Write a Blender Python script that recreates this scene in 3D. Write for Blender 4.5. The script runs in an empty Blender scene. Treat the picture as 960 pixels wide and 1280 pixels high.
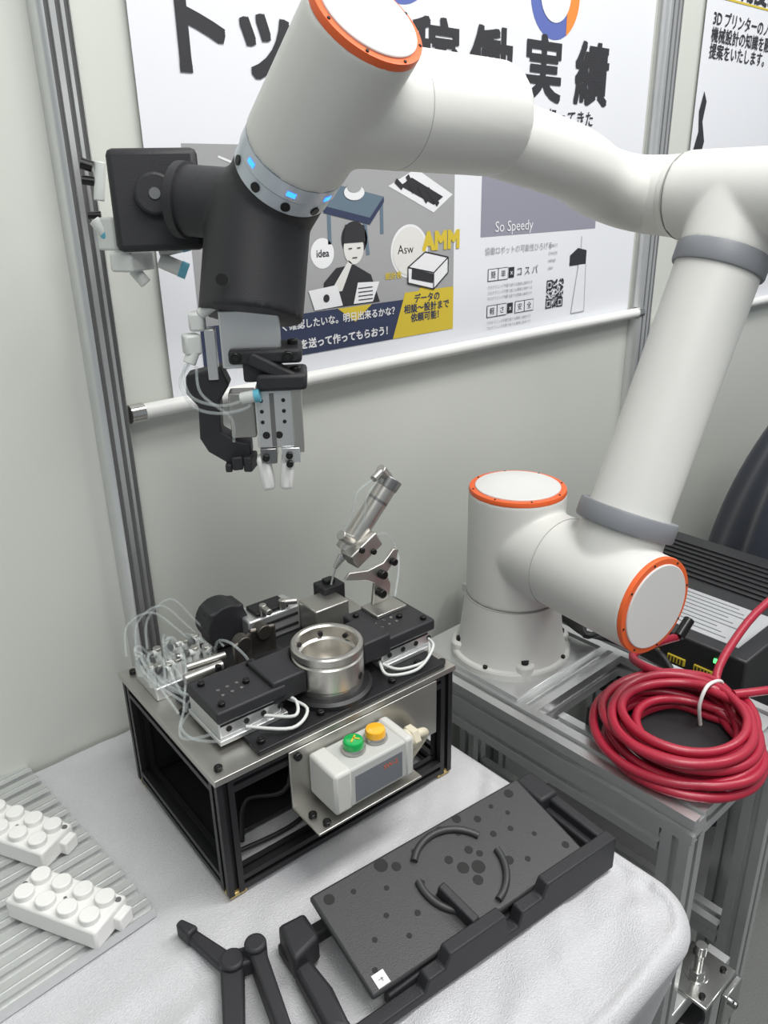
import bpy, bmesh, math, random
from mathutils import Vector, Matrix, Quaternion, noise
import numpy as np
random.seed(7)
V=Vector
sc=bpy.context.scene
try:
    sc.view_settings.view_transform='Standard'
except Exception: pass
# ---------------------------------------------------------------- materials
def mat(name,col,rough=.5,metal=0,bump=0,bscale=50,var=0,vscale=5,alpha=None,trans=0,emit=0,coat=0,stretch=None,sheen=0):
    m=bpy.data.materials.new(name); m.use_nodes=True; nt=m.node_tree; b=nt.nodes['Principled BSDF']
    b.inputs['Base Color'].default_value=(*col,1); b.inputs['Roughness'].default_value=rough; b.inputs['Metallic'].default_value=metal
    if trans: b.inputs['Transmission Weight'].default_value=trans; b.inputs['IOR'].default_value=1.3
    if alpha is not None: b.inputs['Alpha'].default_value=alpha
    if coat: b.inputs['Coat Weight'].default_value=coat
    if sheen: b.inputs['Sheen Weight'].default_value=sheen
    if emit: b.inputs['Emission Color'].default_value=(*col,1); b.inputs['Emission Strength'].default_value=emit
    tc=nt.nodes.new('ShaderNodeTexCoord'); mp=nt.nodes.new('ShaderNodeMapping'); nt.links.new(tc.outputs['Object'],mp.inputs[0])
    if stretch: mp.inputs['Scale'].default_value=stretch
    n=nt.nodes.new('ShaderNodeTexNoise'); n.inputs['Scale'].default_value=vscale; n.inputs['Detail'].default_value=4
    nt.links.new(mp.outputs[0],n.inputs['Vector'])
    v=var if var else .03
    mx=nt.nodes.new('ShaderNodeMix'); mx.data_type='RGBA'
    mx.inputs[6].default_value=(*[c*(1-v) for c in col],1); mx.inputs[7].default_value=(*[min(1,c*(1+v)) for c in col],1)
    nt.links.new(n.outputs['Fac'],mx.inputs[0]); nt.links.new(mx.outputs[2],b.inputs['Base Color'])
    if bump:
        n2=nt.nodes.new('ShaderNodeTexNoise'); n2.inputs['Scale'].default_value=bscale; n2.inputs['Detail'].default_value=3
        nt.links.new(mp.outputs[0],n2.inputs['Vector'])
        bp=nt.nodes.new('ShaderNodeBump'); bp.inputs['Strength'].default_value=bump; bp.inputs['Distance'].default_value=.002
        nt.links.new(n2.outputs['Fac'],bp.inputs['Height']); nt.links.new(bp.outputs[0],b.inputs['Normal'])
    return m
M_wall=mat('wall_panel_paint',(.585,.60,.555),.6,bump=.05,bscale=200,var=.02,vscale=1.5)
M_floor=mat('grey_carpet',(.17,.175,.17),.95,bump=.9,bscale=400,var=.25,vscale=300)
M_alu=mat('anodised_aluminium',(.70,.71,.71),.34,.8,var=.05,vscale=30)
M_alud=mat('dark_slot',(.006,.006,.006),.7)
M_slot=mat('grey_slot',(.13,.13,.13),.5)
M_steel=mat('brushed_steel',(.66,.64,.60),.33,1,bump=.05,bscale=120,stretch=(1,1,12))
M_plate=mat('machined_plate',(.50,.49,.46),.35,.9,var=.1,vscale=20)
M_blk=mat('black_anodised',(.016,.016,.018),.42,.2)
M_blkp=mat('black_printed_plastic',(.019,.019,.022),.55,bump=.25,bscale=900)
M_blkq=mat('charcoal_plate',(.034,.034,.036),.45,bump=.15,bscale=700)
M_blkg=mat('black_gloss_panel',(.02,.02,.022),.12,0)
M_bolt=mat('bolt_steel',(.35,.35,.35),.3,1)
M_boltk=mat('black_bolt',(.03,.03,.03),.3,.8)
M_rob=mat('robot_white_paint',(.68,.68,.65),.42,bump=.04,bscale=900)
M_cap=mat('cap_light_grey',(.66,.66,.645),.45)
M_or=mat('orange_ring',(.80,.13,.03),.4)
M_grey=mat('grey_rubber_band',(.22,.23,.25),.5)
M_seam=mat('seam_grey',(.42,.42,.40),.5)
M_led=mat('blue_led',(.02,.18,1.0),.4,emit=3.5)
M_ring=mat('ring_silver_blue',(.55,.60,.66),.3,.5)
M_cloth=mat('silver_satin_cloth',(.56,.56,.58),.50,.15,bump=.7,bscale=600,var=.12,vscale=500,sheen=.3)
M_wp=mat('white_plastic',(.76,.76,.74),.4)
M_fit=mat('fitting_white',(.62,.64,.62),.4)
M_teal=mat('fitting_teal',(.12,.42,.55),.4)
M_clear=mat('clear_tube',(.55,.60,.60),.10,alpha=.24)
M_red=mat('red_hose_rubber',(.38,.015,.04),.40,coat=.15)
M_green=mat('green_button',(.0,.35,.07),.25,coat=.5)
M_yel=mat('yellow_button',(.85,.42,.02),.25,coat=.5)
M_sw=mat('switch_box_grey',(.46,.47,.45),.45)
M_swl=mat('switch_box_light',(.56,.56,.53),.45)
M_lab=mat('grey_label',(.17,.18,.20),.3)
M_beige=mat('beige_gland',(.62,.57,.44),.5)
M_gold=mat('gold_foot',(.6,.45,.18),.4,.6)
M_cabk=mat('black_cable',(.02,.02,.02),.5)
M_navy=mat('dark_navy_cloth',(.020,.025,.038),.85,bump=.4,bscale=500,sheen=.2)
M_pc=mat('black_case',(.02,.02,.022),.45)
M_paper=mat('paper_label',(.42,.43,.44),.6)
M_ban=mat('banner_white',(.75,.76,.80),.5,var=.01)
M_ink=mat('ink_black',(.025,.025,.03),.6)
M_ing=mat('ink_grey',(.34,.34,.35),.6)
M_inv=mat('ink_violet_grey',(.27,.27,.33),.6)
M_inb=mat('ink_navy',(.03,.04,.09),.6)
M_iny=mat('ink_yellow',(.62,.47,.04),.6)
M_ino=mat('ink_orange',(.80,.25,.04),.6)
M_inbl=mat('ink_blue',(.10,.14,.42),.6)
M_inw=mat('ink_white',(.76,.76,.78),.6)
M_skin=mat('ink_pale',(.68,.67,.64),.6)
M_int=mat('ink_slate',(.12,.17,.22),.6)
M_brown=mat('bronze_lever',(.10,.09,.08),.35,.8)
M_foot=mat('chrome',(.6,.6,.58),.2,1)
# ---------------------------------------------------------------- helpers
def empty(name,loc=(0,0,0),rz=0):
    e=bpy.data.objects.new(name,None); e.location=loc; e.rotation_euler=(0,0,rz); e.empty_display_size=.05
    sc.collection.objects.link(e); return e
def link(name,me,parent,m,smooth=True,ang=40,bev=0,segs=2):
    o=bpy.data.objects.new(name,me); sc.collection.objects.link(o)
    if parent: o.parent=parent
    if m: me.materials.append(m)
    if bev:
        b=o.modifiers.new('bev','BEVEL'); b.width=bev; b.segments=segs; b.limit_method='ANGLE'; b.angle_limit=math.radians(35)
    if smooth:
        me.polygons.foreach_set('use_smooth',[True]*len(me.polygons))
        try: me.set_sharp_from_angle(angle=math.radians(ang))
        except Exception: pass
    return o
def box(name,parent,c,s,m,bev=.001,rot=None):
    bm=bmesh.new(); bmesh.ops.create_cube(bm,size=1)
    bmesh.ops.scale(bm,vec=s,verts=bm.verts)
    if rot is not None:
        if not isinstance(rot,Matrix):
            rot=Matrix.Rotation(rot[2],3,'Z')@Matrix.Rotation(rot[1],3,'Y')@Matrix.Rotation(rot[0],3,'X')
        bmesh.ops.rotate(bm,matrix=rot,verts=bm.verts)
    bmesh.ops.translate(bm,vec=c,verts=bm.verts)
    me=bpy.data.meshes.new(name); bm.to_mesh(me); bm.free()
    return link(name,me,parent,m,bev=bev)
def bx(name,parent,a,b,m,bev=.001):
    return box(name,parent,[(a[i]+b[i])/2 for i in range(3)],[abs(b[i]-a[i]) for i in range(3)],m,bev)
def frame(d):
    d=V(d).normalized(); t=V((0,0,1)) if abs(d.z)<.9 else V((1,0,0))
    x=t.cross(d).normalized(); y=d.cross(x); return Matrix((x,y,d)).transposed()
def cylbm(bm,p1,p2,r1,r2=None,seg=32):
    r2=r1 if r2 is None else r2
    p1=V(p1);p2=V(p2); d=p2-p1; fr=frame(d)
    A=[];B=[]
    for i in range(seg):
        a=2*math.pi*i/seg; v=fr@V((math.cos(a),math.sin(a),0))
        A.append(bm.verts.new(p1+v*r1)); B.append(bm.verts.new(p2+v*r2))
    for i in range(seg):
        j=(i+1)%seg; bm.faces.new((A[i],A[j],B[j],B[i]))
    bm.faces.new(list(reversed(A))); bm.faces.new(B)
def cyl(name,parent,p1,p2,r1,m,r2=None,seg=32,bev=0):
    bm=bmesh.new(); cylbm(bm,p1,p2,r1,r2,seg); me=bpy.data.meshes.new(name); bm.to_mesh(me); bm.free()
    return link(name,me,parent,m,bev=bev)
def cyls(name,parent,L,m,seg=12,bev=0):
    bm=bmesh.new()
    for l in L: cylbm(bm,l[0],l[1],l[2],l[3] if len(l)>3 else None,seg)
    me=bpy.data.meshes.new(name); bm.to_mesh(me); bm.free(); return link(name,me,parent,m,bev=bev)
def boxes(name,parent,L,m,bev=.0006):
    bm=bmesh.new()
    for l in L:
        c,s=l[0],l[1]; g=bmesh.ops.create_cube(bm,size=1); vs=g['verts']
        bmesh.ops.scale(bm,vec=s,verts=vs)
        if len(l)>2: bmesh.ops.rotate(bm,matrix=Matrix.Rotation(l[2],3,'Z'),verts=vs)
        bmesh.ops.translate(bm,vec=c,verts=vs)
    me=bpy.data.meshes.new(name); bm.to_mesh(me); bm.free(); return link(name,me,parent,m,bev=bev)
def revolve(name,parent,c,d,prof,m,seg=64,caps=True,ang=30):
    fr=frame(d); c=V(c); d=V(d).normalized(); bm=bmesh.new(); rings=[]
    for r,hh in prof:
        rings.append([bm.verts.new(c+d*hh+fr@V((math.cos(2*math.pi*i/seg)*r,math.sin(2*math.pi*i/seg)*r,0))) for i in range(seg)])
    for a,b in zip(rings,rings[1:]):
        for i in range(seg):
            j=(i+1)%seg; bm.faces.new((a[i],a[j],b[j],b[i]))
    if caps:
        bm.faces.new(list(reversed(rings[0]))); bm.faces.new(rings[-1])
    bmesh.ops.recalc_face_normals(bm,faces=bm.faces)
    me=bpy.data.meshes.new(name); bm.to_mesh(me); bm.free(); return link(name,me,parent,m,ang=ang)
def catmull(P,n=8,closed=False):
    P=[V(p) for p in P]; out=[]; N=len(P)
    rng=range(N if closed else N-1)
    for i in rng:
        g=lambda k: P[k%N] if closed else P[max(0,min(N-1,k))]
        a,b,c,d=g(i-1),g(i),g(i+1),g(i+2)
        for k in range(n):
            t=k/n
            out.append(.5*((2*b)+(c-a)*t+(2*a-5*b+4*c-d)*t*t+(-a+3*b-3*c+d)*t**3))
    if not closed: out.append(P[-1])
    return out
def sweepbm(bm,pts,rad,seg=10):
    N=len(pts); rings=[]; prev=None
    for i,p in enumerate(pts):
        t=(pts[min(N-1,i+1)]-pts[max(0,i-1)])
        if t.length<1e-9: t=V((0,0,1))
        t.normalize()
        if prev is None: x=frame(t).col[0].copy()
        else:
            x=prev-t*prev.dot(t); 
            x=x.normalized() if x.length>1e-6 else frame(t).col[0].copy()
        prev=x; y=t.cross(x); r=rad[i] if hasattr(rad,'__len__') else rad
        rings.append([bm.verts.new(p+(x*math.cos(2*math.pi*k/seg)+y*math.sin(2*math.pi*k/seg))*r) for k in range(seg)])
    for a,b in zip(rings,rings[1:]):
        for i in range(seg):
            j=(i+1)%seg; bm.faces.new((a[i],a[j],b[j],b[i]))
    bm.faces.new(list(reversed(rings[0]))); bm.faces.new(rings[-1])
def tube(name,parent,P,r,m,n=8,seg=10):
    bm=bmesh.new(); sweepbm(bm,catmull(P,n),r,seg); me=bpy.data.meshes.new(name); bm.to_mesh(me); bm.free()
    return link(name,me,parent,m,ang=60)
def tubes(name,parent,L,r,m,n=6,seg=8):
    bm=bmesh.new()
    for P in L: sweepbm(bm,catmull(P,n),r,seg)
    me=bpy.data.meshes.new(name); bm.to_mesh(me); bm.free(); return link(name,me,parent,m,ang=60)
def extr(name,parent,poly,p1,p2,xd,m,bev=0):
    p1=V(p1);p2=V(p2); z=(p2-p1).normalized(); x=V(xd); x=(x-z*x.dot(z)).normalized(); y=z.cross(x)
    bm=bmesh.new()
    A=[bm.verts.new(p1+x*a+y*b) for a,b in poly]; B=[bm.verts.new(p2+x*a+y*b) for a,b in poly]
    n=len(poly)
    for i in range(n): bm.faces.new((A[i],A[(i+1)%n],B[(i+1)%n],B[i]))
    bm.faces.new(list(reversed(A))); bm.faces.new(B)
    bmesh.ops.recalc_face_normals(bm,faces=bm.faces)
    bmesh.ops.triangulate(bm,faces=[f for f in bm.faces if len(f.verts)>4])
    me=bpy.data.meshes.new(name); bm.to_mesh(me); bm.free(); return link(name,me,parent,m,bev=bev)
def slab(name,parent,pts,ya,yb,m,bev=.002,plane='xz'):
    bm=bmesh.new()
    mk=(lambda a,b,t:(a,t,b)) if plane=='xz' else (lambda a,b,t:(a,b,t))
    A=[bm.verts.new(mk(x,z,ya)) for x,z in pts]; B=[bm.verts.new(mk(x,z,yb)) for x,z in pts]; n=len(pts)
    for i in range(n): bm.faces.new((A[i],A[(i+1)%n],B[(i+1)%n],B[i]))
    bm.faces.new(A); bm.faces.new(list(reversed(B))); bmesh.ops.recalc_face_normals(bm,faces=bm.faces)
    me=bpy.data.meshes.new(name); bm.to_mesh(me); bm.free(); return link(name,me,parent,m,bev=bev)
def tslot(w,h,g=.008,dep=.006,nx=1,ny=1):
    P=[]
    def side(a,b,n,inw):
        a=V((*a,0));b=V((*b,0)); d=(b-a).normalized(); L=(b-a).length; q=V((-d.y,d.x,0))*inw
        res=[a]
        for k in range(n):
            c=L*(k+.5)/n
            res+= [a+d*(c-g/2),a+d*(c-g/2)+q*.0018,a+d*(c-g*.8)+q*.0018,a+d*(c-g*.8)+q*dep,a+d*(c+g*.8)+q*dep,a+d*(c+g*.8)+q*.0018,a+d*(c+g/2)+q*.0018,a+d*(c+g/2)]
        return [(v.x,v.y) for v in res]
    x,y=w/2,h/2
    P+=side((-x,-y),(x,-y),nx,1)+side((x,-y),(x,y),ny,1)+side((x,y),(-x,y),nx,1)+side((-x,y),(-x,-y),ny,1)
    return P
def bolts(name,parent,L,r,hh,m,d=(0,0,1)):
    d=V(d).normalized(); bm=bmesh.new()
    for p in L:
        p=V(p); cylbm(bm,p-d*.001,p+d*hh,r,None,14)
    me=bpy.data.meshes.new(name); bm.to_mesh(me); bm.free(); link(name,me,parent,m,bev=min(r,hh)*.2)
    bm=bmesh.new()
    for p in L:
        p=V(p); cylbm(bm,p+d*hh*.9,p+d*(hh+.0002),r*.5,None,6)
    me=bpy.data.meshes.new(name+'_sockets'); bm.to_mesh(me); bm.free(); link(name+'_sockets',me,parent,M_alud,smooth=False)
def remesh(name,parent,L,m,vox=.003,it=14):
    bm=bmesh.new()
    for l in L:
        if l[0]=='c': cylbm(bm,l[1],l[2],l[3],l[4] if len(l)>4 else None,64)
        elif l[0]=='s':
            g=bmesh.ops.create_uvsphere(bm,u_segments=32,v_segments=16,radius=l[2]); bmesh.ops.translate(bm,vec=l[1],verts=g['verts'])
        elif l[0]=='b':
            g=bmesh.ops.create_cube(bm,size=1); bmesh.ops.scale(bm,vec=l[2],verts=g['verts']); 
            bmesh.ops.translate(bm,vec=l[1],verts=g['verts'])
    me=bpy.data.meshes.new(name); bm.to_mesh(me); bm.free(); o=link(name,me,parent,m,smooth=False)
    r=o.modifiers.new('r','REMESH'); r.mode='VOXEL'; r.voxel_size=vox; r.use_smooth_shade=True
    s=o.modifiers.new('s','SMOOTH'); s.factor=.5; s.iterations=it
    return o
# ================================================================= ROOM
floor=bx('floor',None,(-2,-2.5,-.05),(4.5,1.05,0),M_floor,0)
wall=bx('wall_back',None,(-2,1.01,0),(4.5,1.05,2.6),M_wall,0)
def post(name,x0,x1):
    e=empty(name,((x0+x1)/2,1.0,0)); w=x1-x0
    P=[(-w/2,.0095),(-w/2,-.008),(-w/2+.005,-.016)]
    for c in (-.24,.06,.30):
        P+=[(c*w-.003,-.017),(c*w-.003,-.007),(c*w+.003,-.007),(c*w+.003,-.017)]
    P+=[(w/2-.005,-.016),(w/2,-.008),(w/2,.0095)]
    extr('extrusion',e,P,(0,0,.0),(0,0,2.55),(1,0,0),M_alu)
    for c in (-.24,.06,.30): bx('slot_shade',e,(c*w-.0029,-.0125,0),(c*w+.0029,-.0075,2.54),M_slot,0)  # grey strips added in the grooves, groove shade put into colour
post('wall_post',.383,.425); post('wall_post',1.630,1.686)
# ================================================================= BANNERS
def wpoly(name,p,pts,m,layer=1):
    bm=bmesh.new(); y=1.0035-layer*.0004
    f=bm.faces.new([bm.verts.new((x,y,z)) for x,z in pts]); bm.normal_update()
    if f.normal.y>0: f.normal_flip()
    bmesh.ops.triangulate(bm,faces=[f])
    me=bpy.data.meshes.new(name); bm.to_mesh(me); bm.free(); return link(name,me,p,m,smooth=False)
def wrect(name,p,x0,z0,x1,z1,m,layer=1): return wpoly(name,p,[(x0,z0),(x1,z0),(x1,z1),(x0,z1)],m,layer)
def wcirc(name,p,x,z,r,m,layer=1,rz=None,a0=0,a1=360):
    rz=rz or r; pts=[(x+r*math.cos(math.radians(a0+(a1-a0)*i/40)),z+rz*math.sin(math.radians(a0+(a1-a0)*i/40))) for i in range(40 if a1-a0==360 else 41)]
    return wpoly(name,p,pts,m,layer)
def wtext(name,p,s,x,z,size,m,bold=0,layer=3,align='LEFT',rot=0):
    offs=[(0,0)] if not bold else [(0,0),(bold,0),(-bold,0),(0,bold),(0,-bold),(bold,bold),(-bold,-bold),(bold,-bold),(-bold,bold)]
    if bold and bold<.001: offs=[(0,0),(bold,0),(0,bold),(bold,bold)]
    for k,(dx,dz) in enumerate(offs):
        c=bpy.data.curves.new(name,'FONT'); c.body=s; c.size=size; c.align_x=align; c.resolution_u=3
        o=bpy.data.objects.new(name,c); sc.collection.objects.link(o); o.parent=p
        o.location=(x+dx,1.0035-layer*.0004-k*.00002,z+dz); o.rotation_euler=(math.pi/2,-rot,0); c.materials.append(m)
    return o
def wlines(name,p,segs,w,m,layer=2):
    bm=bmesh.new(); y=1.0035-layer*.0004
    for (x0,z0,x1,z1) in segs:
        d=V((x1-x0,0,z1-z0)).normalized(); q=V((-d.z,0,d.x))*w/2
        a=V((x0,y,z0));b=V((x1,y,z1)); bm.faces.new([bm.verts.new(k) for k in (a-q,b-q,b+q,a+q)])
    me=bpy.data.meshes.new(name); bm.to_mesh(me); bm.free(); return link(name,me,p,m,smooth=False)
bn=empty('hanging_banner')
bx('sheet',bn,(.497,1.0035,1.232),(1.612,1.0045,2.4),M_ban,0)
for x,s in ((.520,'ト'),(.632,'ッ'),(.755,'プ'),(.950,'稼'),(1.080,'働'),(1.217,'実'),(1.362,'績')):
    wtext('headline',bn,s,x,1.645 if s not in 'トプ' else 1.642,.108 if s not in 'トプ' else .122,M_ink,.0030)
wtext('subline',bn,'以前より扱ってきた',1.43,1.600,.028,M_ink,.0006,align='RIGHT')
wcirc('disc_blue',bn,1.295,1.80,.068,M_inbl,1); wcirc('disc_orange',bn,1.295,1.80,.068,M_ino,2,a0=-60,a1=60)
wcirc('disc_center',bn,1.295,1.80,.042,M_ban,3)
wcirc('disc2',bn,.93,1.815,.068,M_inbl,1); wcirc('disc2c',bn,.93,1.815,.042,M_ban,3)
wpoly('panel_grey',bn,[(.548,1.262),(1.05,1.262),(1.05,1.555),(.548,1.555)],M_ing,1)
wpoly('navy_band',bn,[(.60,1.262),(.905,1.262),(.93,1.324),(.60,1.324)],M_inb,2)
wpoly('yellow_block',bn,[(.905,1.262),(1.05,1.262),(1.05,1.335),(1.0,1.335),(.985,1.36),(.965,1.335),(.934,1.335)],M_iny,2)
wpoly('navy_side',bn,[(.548,1.262),(.60,1.262),(.60,1.324),(.548,1.324)],M_inb,2)
wpoly('yellow_arrow',bn,[(.79,1.324),(.86,1.324),(.825,1.300)],M_iny,3)
wtext('cap1',bn,'今すぐ確認したいな。明日出来るかな？',.917,1.303,.0148,M_inw,.0005,layer=4,align='RIGHT')
wtext('cap2',bn,'今すぐデータを送って作ってもらおう！',.903,1.272,.0158,M_inw,.0009,layer=4,align='RIGHT')
wtext('cap3',bn,'データの\n相談～設計まで\n依頼可能！',.985,1.317,.0155,M_inb,.0006,align='CENTER')
wtext('amm',bn,'AMM',.975,1.40,.04,M_iny,.002)
wcirc('balloon',bn,.765,1.408,.022,M_inw,2); wtext('idea',bn,'idea',.765,1.403,.015,M_ink,.0004,align='CENTER')
wpoly('shirt',bn,[(.76,1.326),(.765,1.365),(.79,1.385),(.825,1.388),(.86,1.37),(.878,1.326)],M_ink,2)
wpoly('arm_drawing',bn,[(.775,1.350),(.785,1.36),(.815,1.395),(.822,1.39),(.80,1.350)],M_skin,3)
wcirc('face',bn,.826,1.412,.020,M_skin,3,.024); wcirc('hair',bn,.828,1.425,.026,M_ink,2,.026); wpoly('fringe',bn,[(.805,1.42),(.85,1.42),(.848,1.445),(.81,1.447)],M_ink,4)
wlines('eyes',bn,[(.815,1.412,.822,1.412),(.832,1.412,.839,1.412),(.822,1.398,.832,1.398)],.0015,M_ink,5)
wpoly('laptop',bn,[(.735,1.356),(.79,1.360),(.80,1.328),(.745,1.326)],M_inw,4); wcirc('laptop_logo',bn,.768,1.342,.006,M_ink,5)
wpoly('pad',bn,[(.822,1.328),(.862,1.328),(.877,1.358),(.832,1.360)],M_inw,4)
wlines('pad_lines',bn,[(.832,1.333+.006*i,.862,1.333+.006*i) for i in range(4)],.0015,M_ink,5)
wcirc('circle_asw',bn,.945,1.40,.042,M_inw,2); wcirc('circle_in',bn,.945,1.40,.038,M_skin,3); wtext('asw',bn,'Asw',.918,1.397,.020,M_ink)
wpoly('machine_box',bn,[(.940,1.350),(1.0,1.335),(1.035,1.360),(1.035,1.385),(.98,1.397),(.94,1.375)],M_inw,4)
wpoly('machine_in',bn,[(.948,1.356),(.998,1.345),(1.0,1.360),(.949,1.372)],M_ink,5)
wlines('machine_out',bn,[(.94,1.35,1.0,1.335),(1.0,1.335,1.035,1.36),(1.035,1.36,1.035,1.385),(1.035,1.385,.98,1.397),(.98,1.397,.94,1.375),(.94,1.375,.94,1.35),(1.0,1.335,1.0,1.362),(1.0,1.362,.94,1.375),(1.0,1.362,1.035,1.385)],.0022,M_ink,5)
wtext('sketch_lbl',bn,'統計表',.89,1.360,.012,M_iny,.0004)
wpoly('bench_top',bn,[(.77,1.475),(.86,1.455),(.89,1.485),(.80,1.503)],M_int,2)
wpoly('bench_edge',bn,[(.77,1.475),(.86,1.455),(.89,1.485),(.89,1.477),(.86,1.445),(.77,1.465)],M_inb,3)
wlines('bench_legs',bn,[(.78,1.47,.78,1.42),(.85,1.45,.855,1.40),(.885,1.475,.885,1.43)],.007,M_int,2)
wcirc('bench_part',bn,.83,1.492,.02,M_inw,4,.011); wcirc('bench_part2',bn,.83,1.50,.014,M_ing,5,.008)
wpoly('mat_top',bn,[(.90,1.50),(1.0,1.458),(1.045,1.485),(.96,1.525)],M_inw,2)
wpoly('mat_blk',bn,[(.925,1.50),(1.0,1.47),(1.022,1.482),(.95,1.512)],M_ink,3)
wlines('mat_bits',bn,[(.915,1.508,.93,1.497),(.94,1.515,.955,1.49),(.965,1.50,.985,1.475),(.985,1.495,1.01,1.47)],.008,M_ink,4)
wlines('deco',bn,[(.60,1.54,.72,1.50),(.62,1.50,.74,1.54),(.56,1.46,.66,1.50),(.66,1.55,.70,1.44)],.003,M_inw,2)
wrect('violet_panel',bn,1.118,1.413,1.464,1.52,M_inv,1)
wtext('so_speedy',bn,'So Speedy',1.155,1.42,.026,M_inw,0)
wtext('tiny0',bn,'協働ロボットの可能性ひろげる',1.13,1.383,.014,M_ing,0)
def btag(x,z,s,m=M_ban,t=M_ink):
    wrect('tag',bn,x,z,x+.028,z+.022,t,2); wrect('tag_in',bn,x+.0012,z+.0012,x+.0268,z+.0208,m,3); wtext('tag_t',bn,s,x+.014,z+.006,.014,t,align='CENTER',layer=4)
btag(1.14,1.335,'簡'); btag(1.168,1.335,'単'); wrect('x1',bn,1.198,1.337,1.214,1.356,M_ink,2); wtext('x1t',bn,'×',1.206,1.34,.016,M_inw,align='CENTER')
wtext('kosupa',bn,'コ ス パ',1.22,1.34,.018,M_ink,0)
btag(1.14,1.27,'軽'); btag(1.168,1.27,'さ'); wrect('x2',bn,1.198,1.272,1.214,1.291,M_ink,2); wtext('x2t',bn,'×',1.206,1.275,.016,M_inw,align='CENTER')
btag(1.22,1.27,'安'); btag(1.248,1.27,'全')
for k,z in enumerate((1.322,1.312,1.302,1.258,1.248)): wtext('tiny',bn,'プログラミング不要で誰でも簡単に操作でき',1.14,z,.0065,M_ing,0)
rnd=random.Random(3); bmq=bmesh.new()
for i in range(21):
    for j in range(21):
        e=(i<7 and j<7) or (i>13 and j<7) or (i<7 and j>13)
        if e:
            ii=i if i<7 else i-14; jj=j if j<7 else j-14
            on= ii in(0,6) or jj in(0,6) or (2<=ii<=4 and 2<=jj<=4)
        else: on=rnd.random()<.5
        if on:
            s=.0026; x=1.315+i*s; z=1.268+j*s; y=1.0027
            bmq.faces.new([bmq.verts.new(k) for k in ((x,y,z),(x+s,y,z),(x+s,y,z+s),(x,y,z+s))])
me=bpy.data.meshes.new('qr_code'); bmq.to_mesh(me); bmq.free(); link('qr_code',me,bn,M_ink,smooth=False)
for k in range(4): wtext('spec',bn,('ROBOT','CHUCK','HAND','ARM')[k],1.315,1.385-.014*k,.008,M_ing,0)
wpoly('figure_arm',bn,[(1.385,1.345),(1.44,1.345),(1.44,1.372),(1.41,1.378),(1.385,1.365)],M_ink,2)
wpoly('figure_leg',bn,[(1.40,1.25),(1.445,1.25),(1.44,1.345),(1.415,1.345)],M_ban,2)
wlines('figure_out',bn,[(1.40,1.25,1.415,1.345),(1.445,1.25,1.44,1.345),(1.40,1.25,1.445,1.25),(1.42,1.378,1.42,1.40)],.0015,M_ing,3)
cyl('bottom_rod',bn,(.43,.992,1.227),(1.643,.992,1.227),.0105,M_wp,bev=.001)
cyl('rod_cap',bn,(.425,.992,1.227),(.445,.992,1.227),.0125,M_foot); cyl('rod_cap_b',bn,(1.63,.992,1.227),(1.648,.992,1.227),.0125,M_foot)
b2=empty('hanging_banner')
bx('sheet',b2,(1.805,1.0035,1.195),(2.9,1.0045,2.4),M_ban,0)
cyl('bottom_rod',b2,(1.735,.992,1.192),(2.95,.992,1.192),.011,M_wp); cyl('rod_cap',b2,(1.73,.992,1.192),(1.75,.992,1.192),.0125,M_foot)
wtext('t1',b2,'体の角度から',1.82,1.868,.062,M_ink,.0016)
wlines('t_line',b2,[(1.82,1.858,2.6,1.858)],.004,M_iny)
wtext('t2',b2,'3D プリンターのノウハウ\n機械設計の知識を融合し\n提案をいたします。',1.835,1.808,.031,M_ink,.0008)
wpoly('sil',b2,[(1.815,1.56),(1.83,1.60),(1.822,1.64),(1.835,1.68),(1.85,1.66),(1.842,1.62),(1.86,1.58),(1.85,1.55)],M_ink,2)
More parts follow.
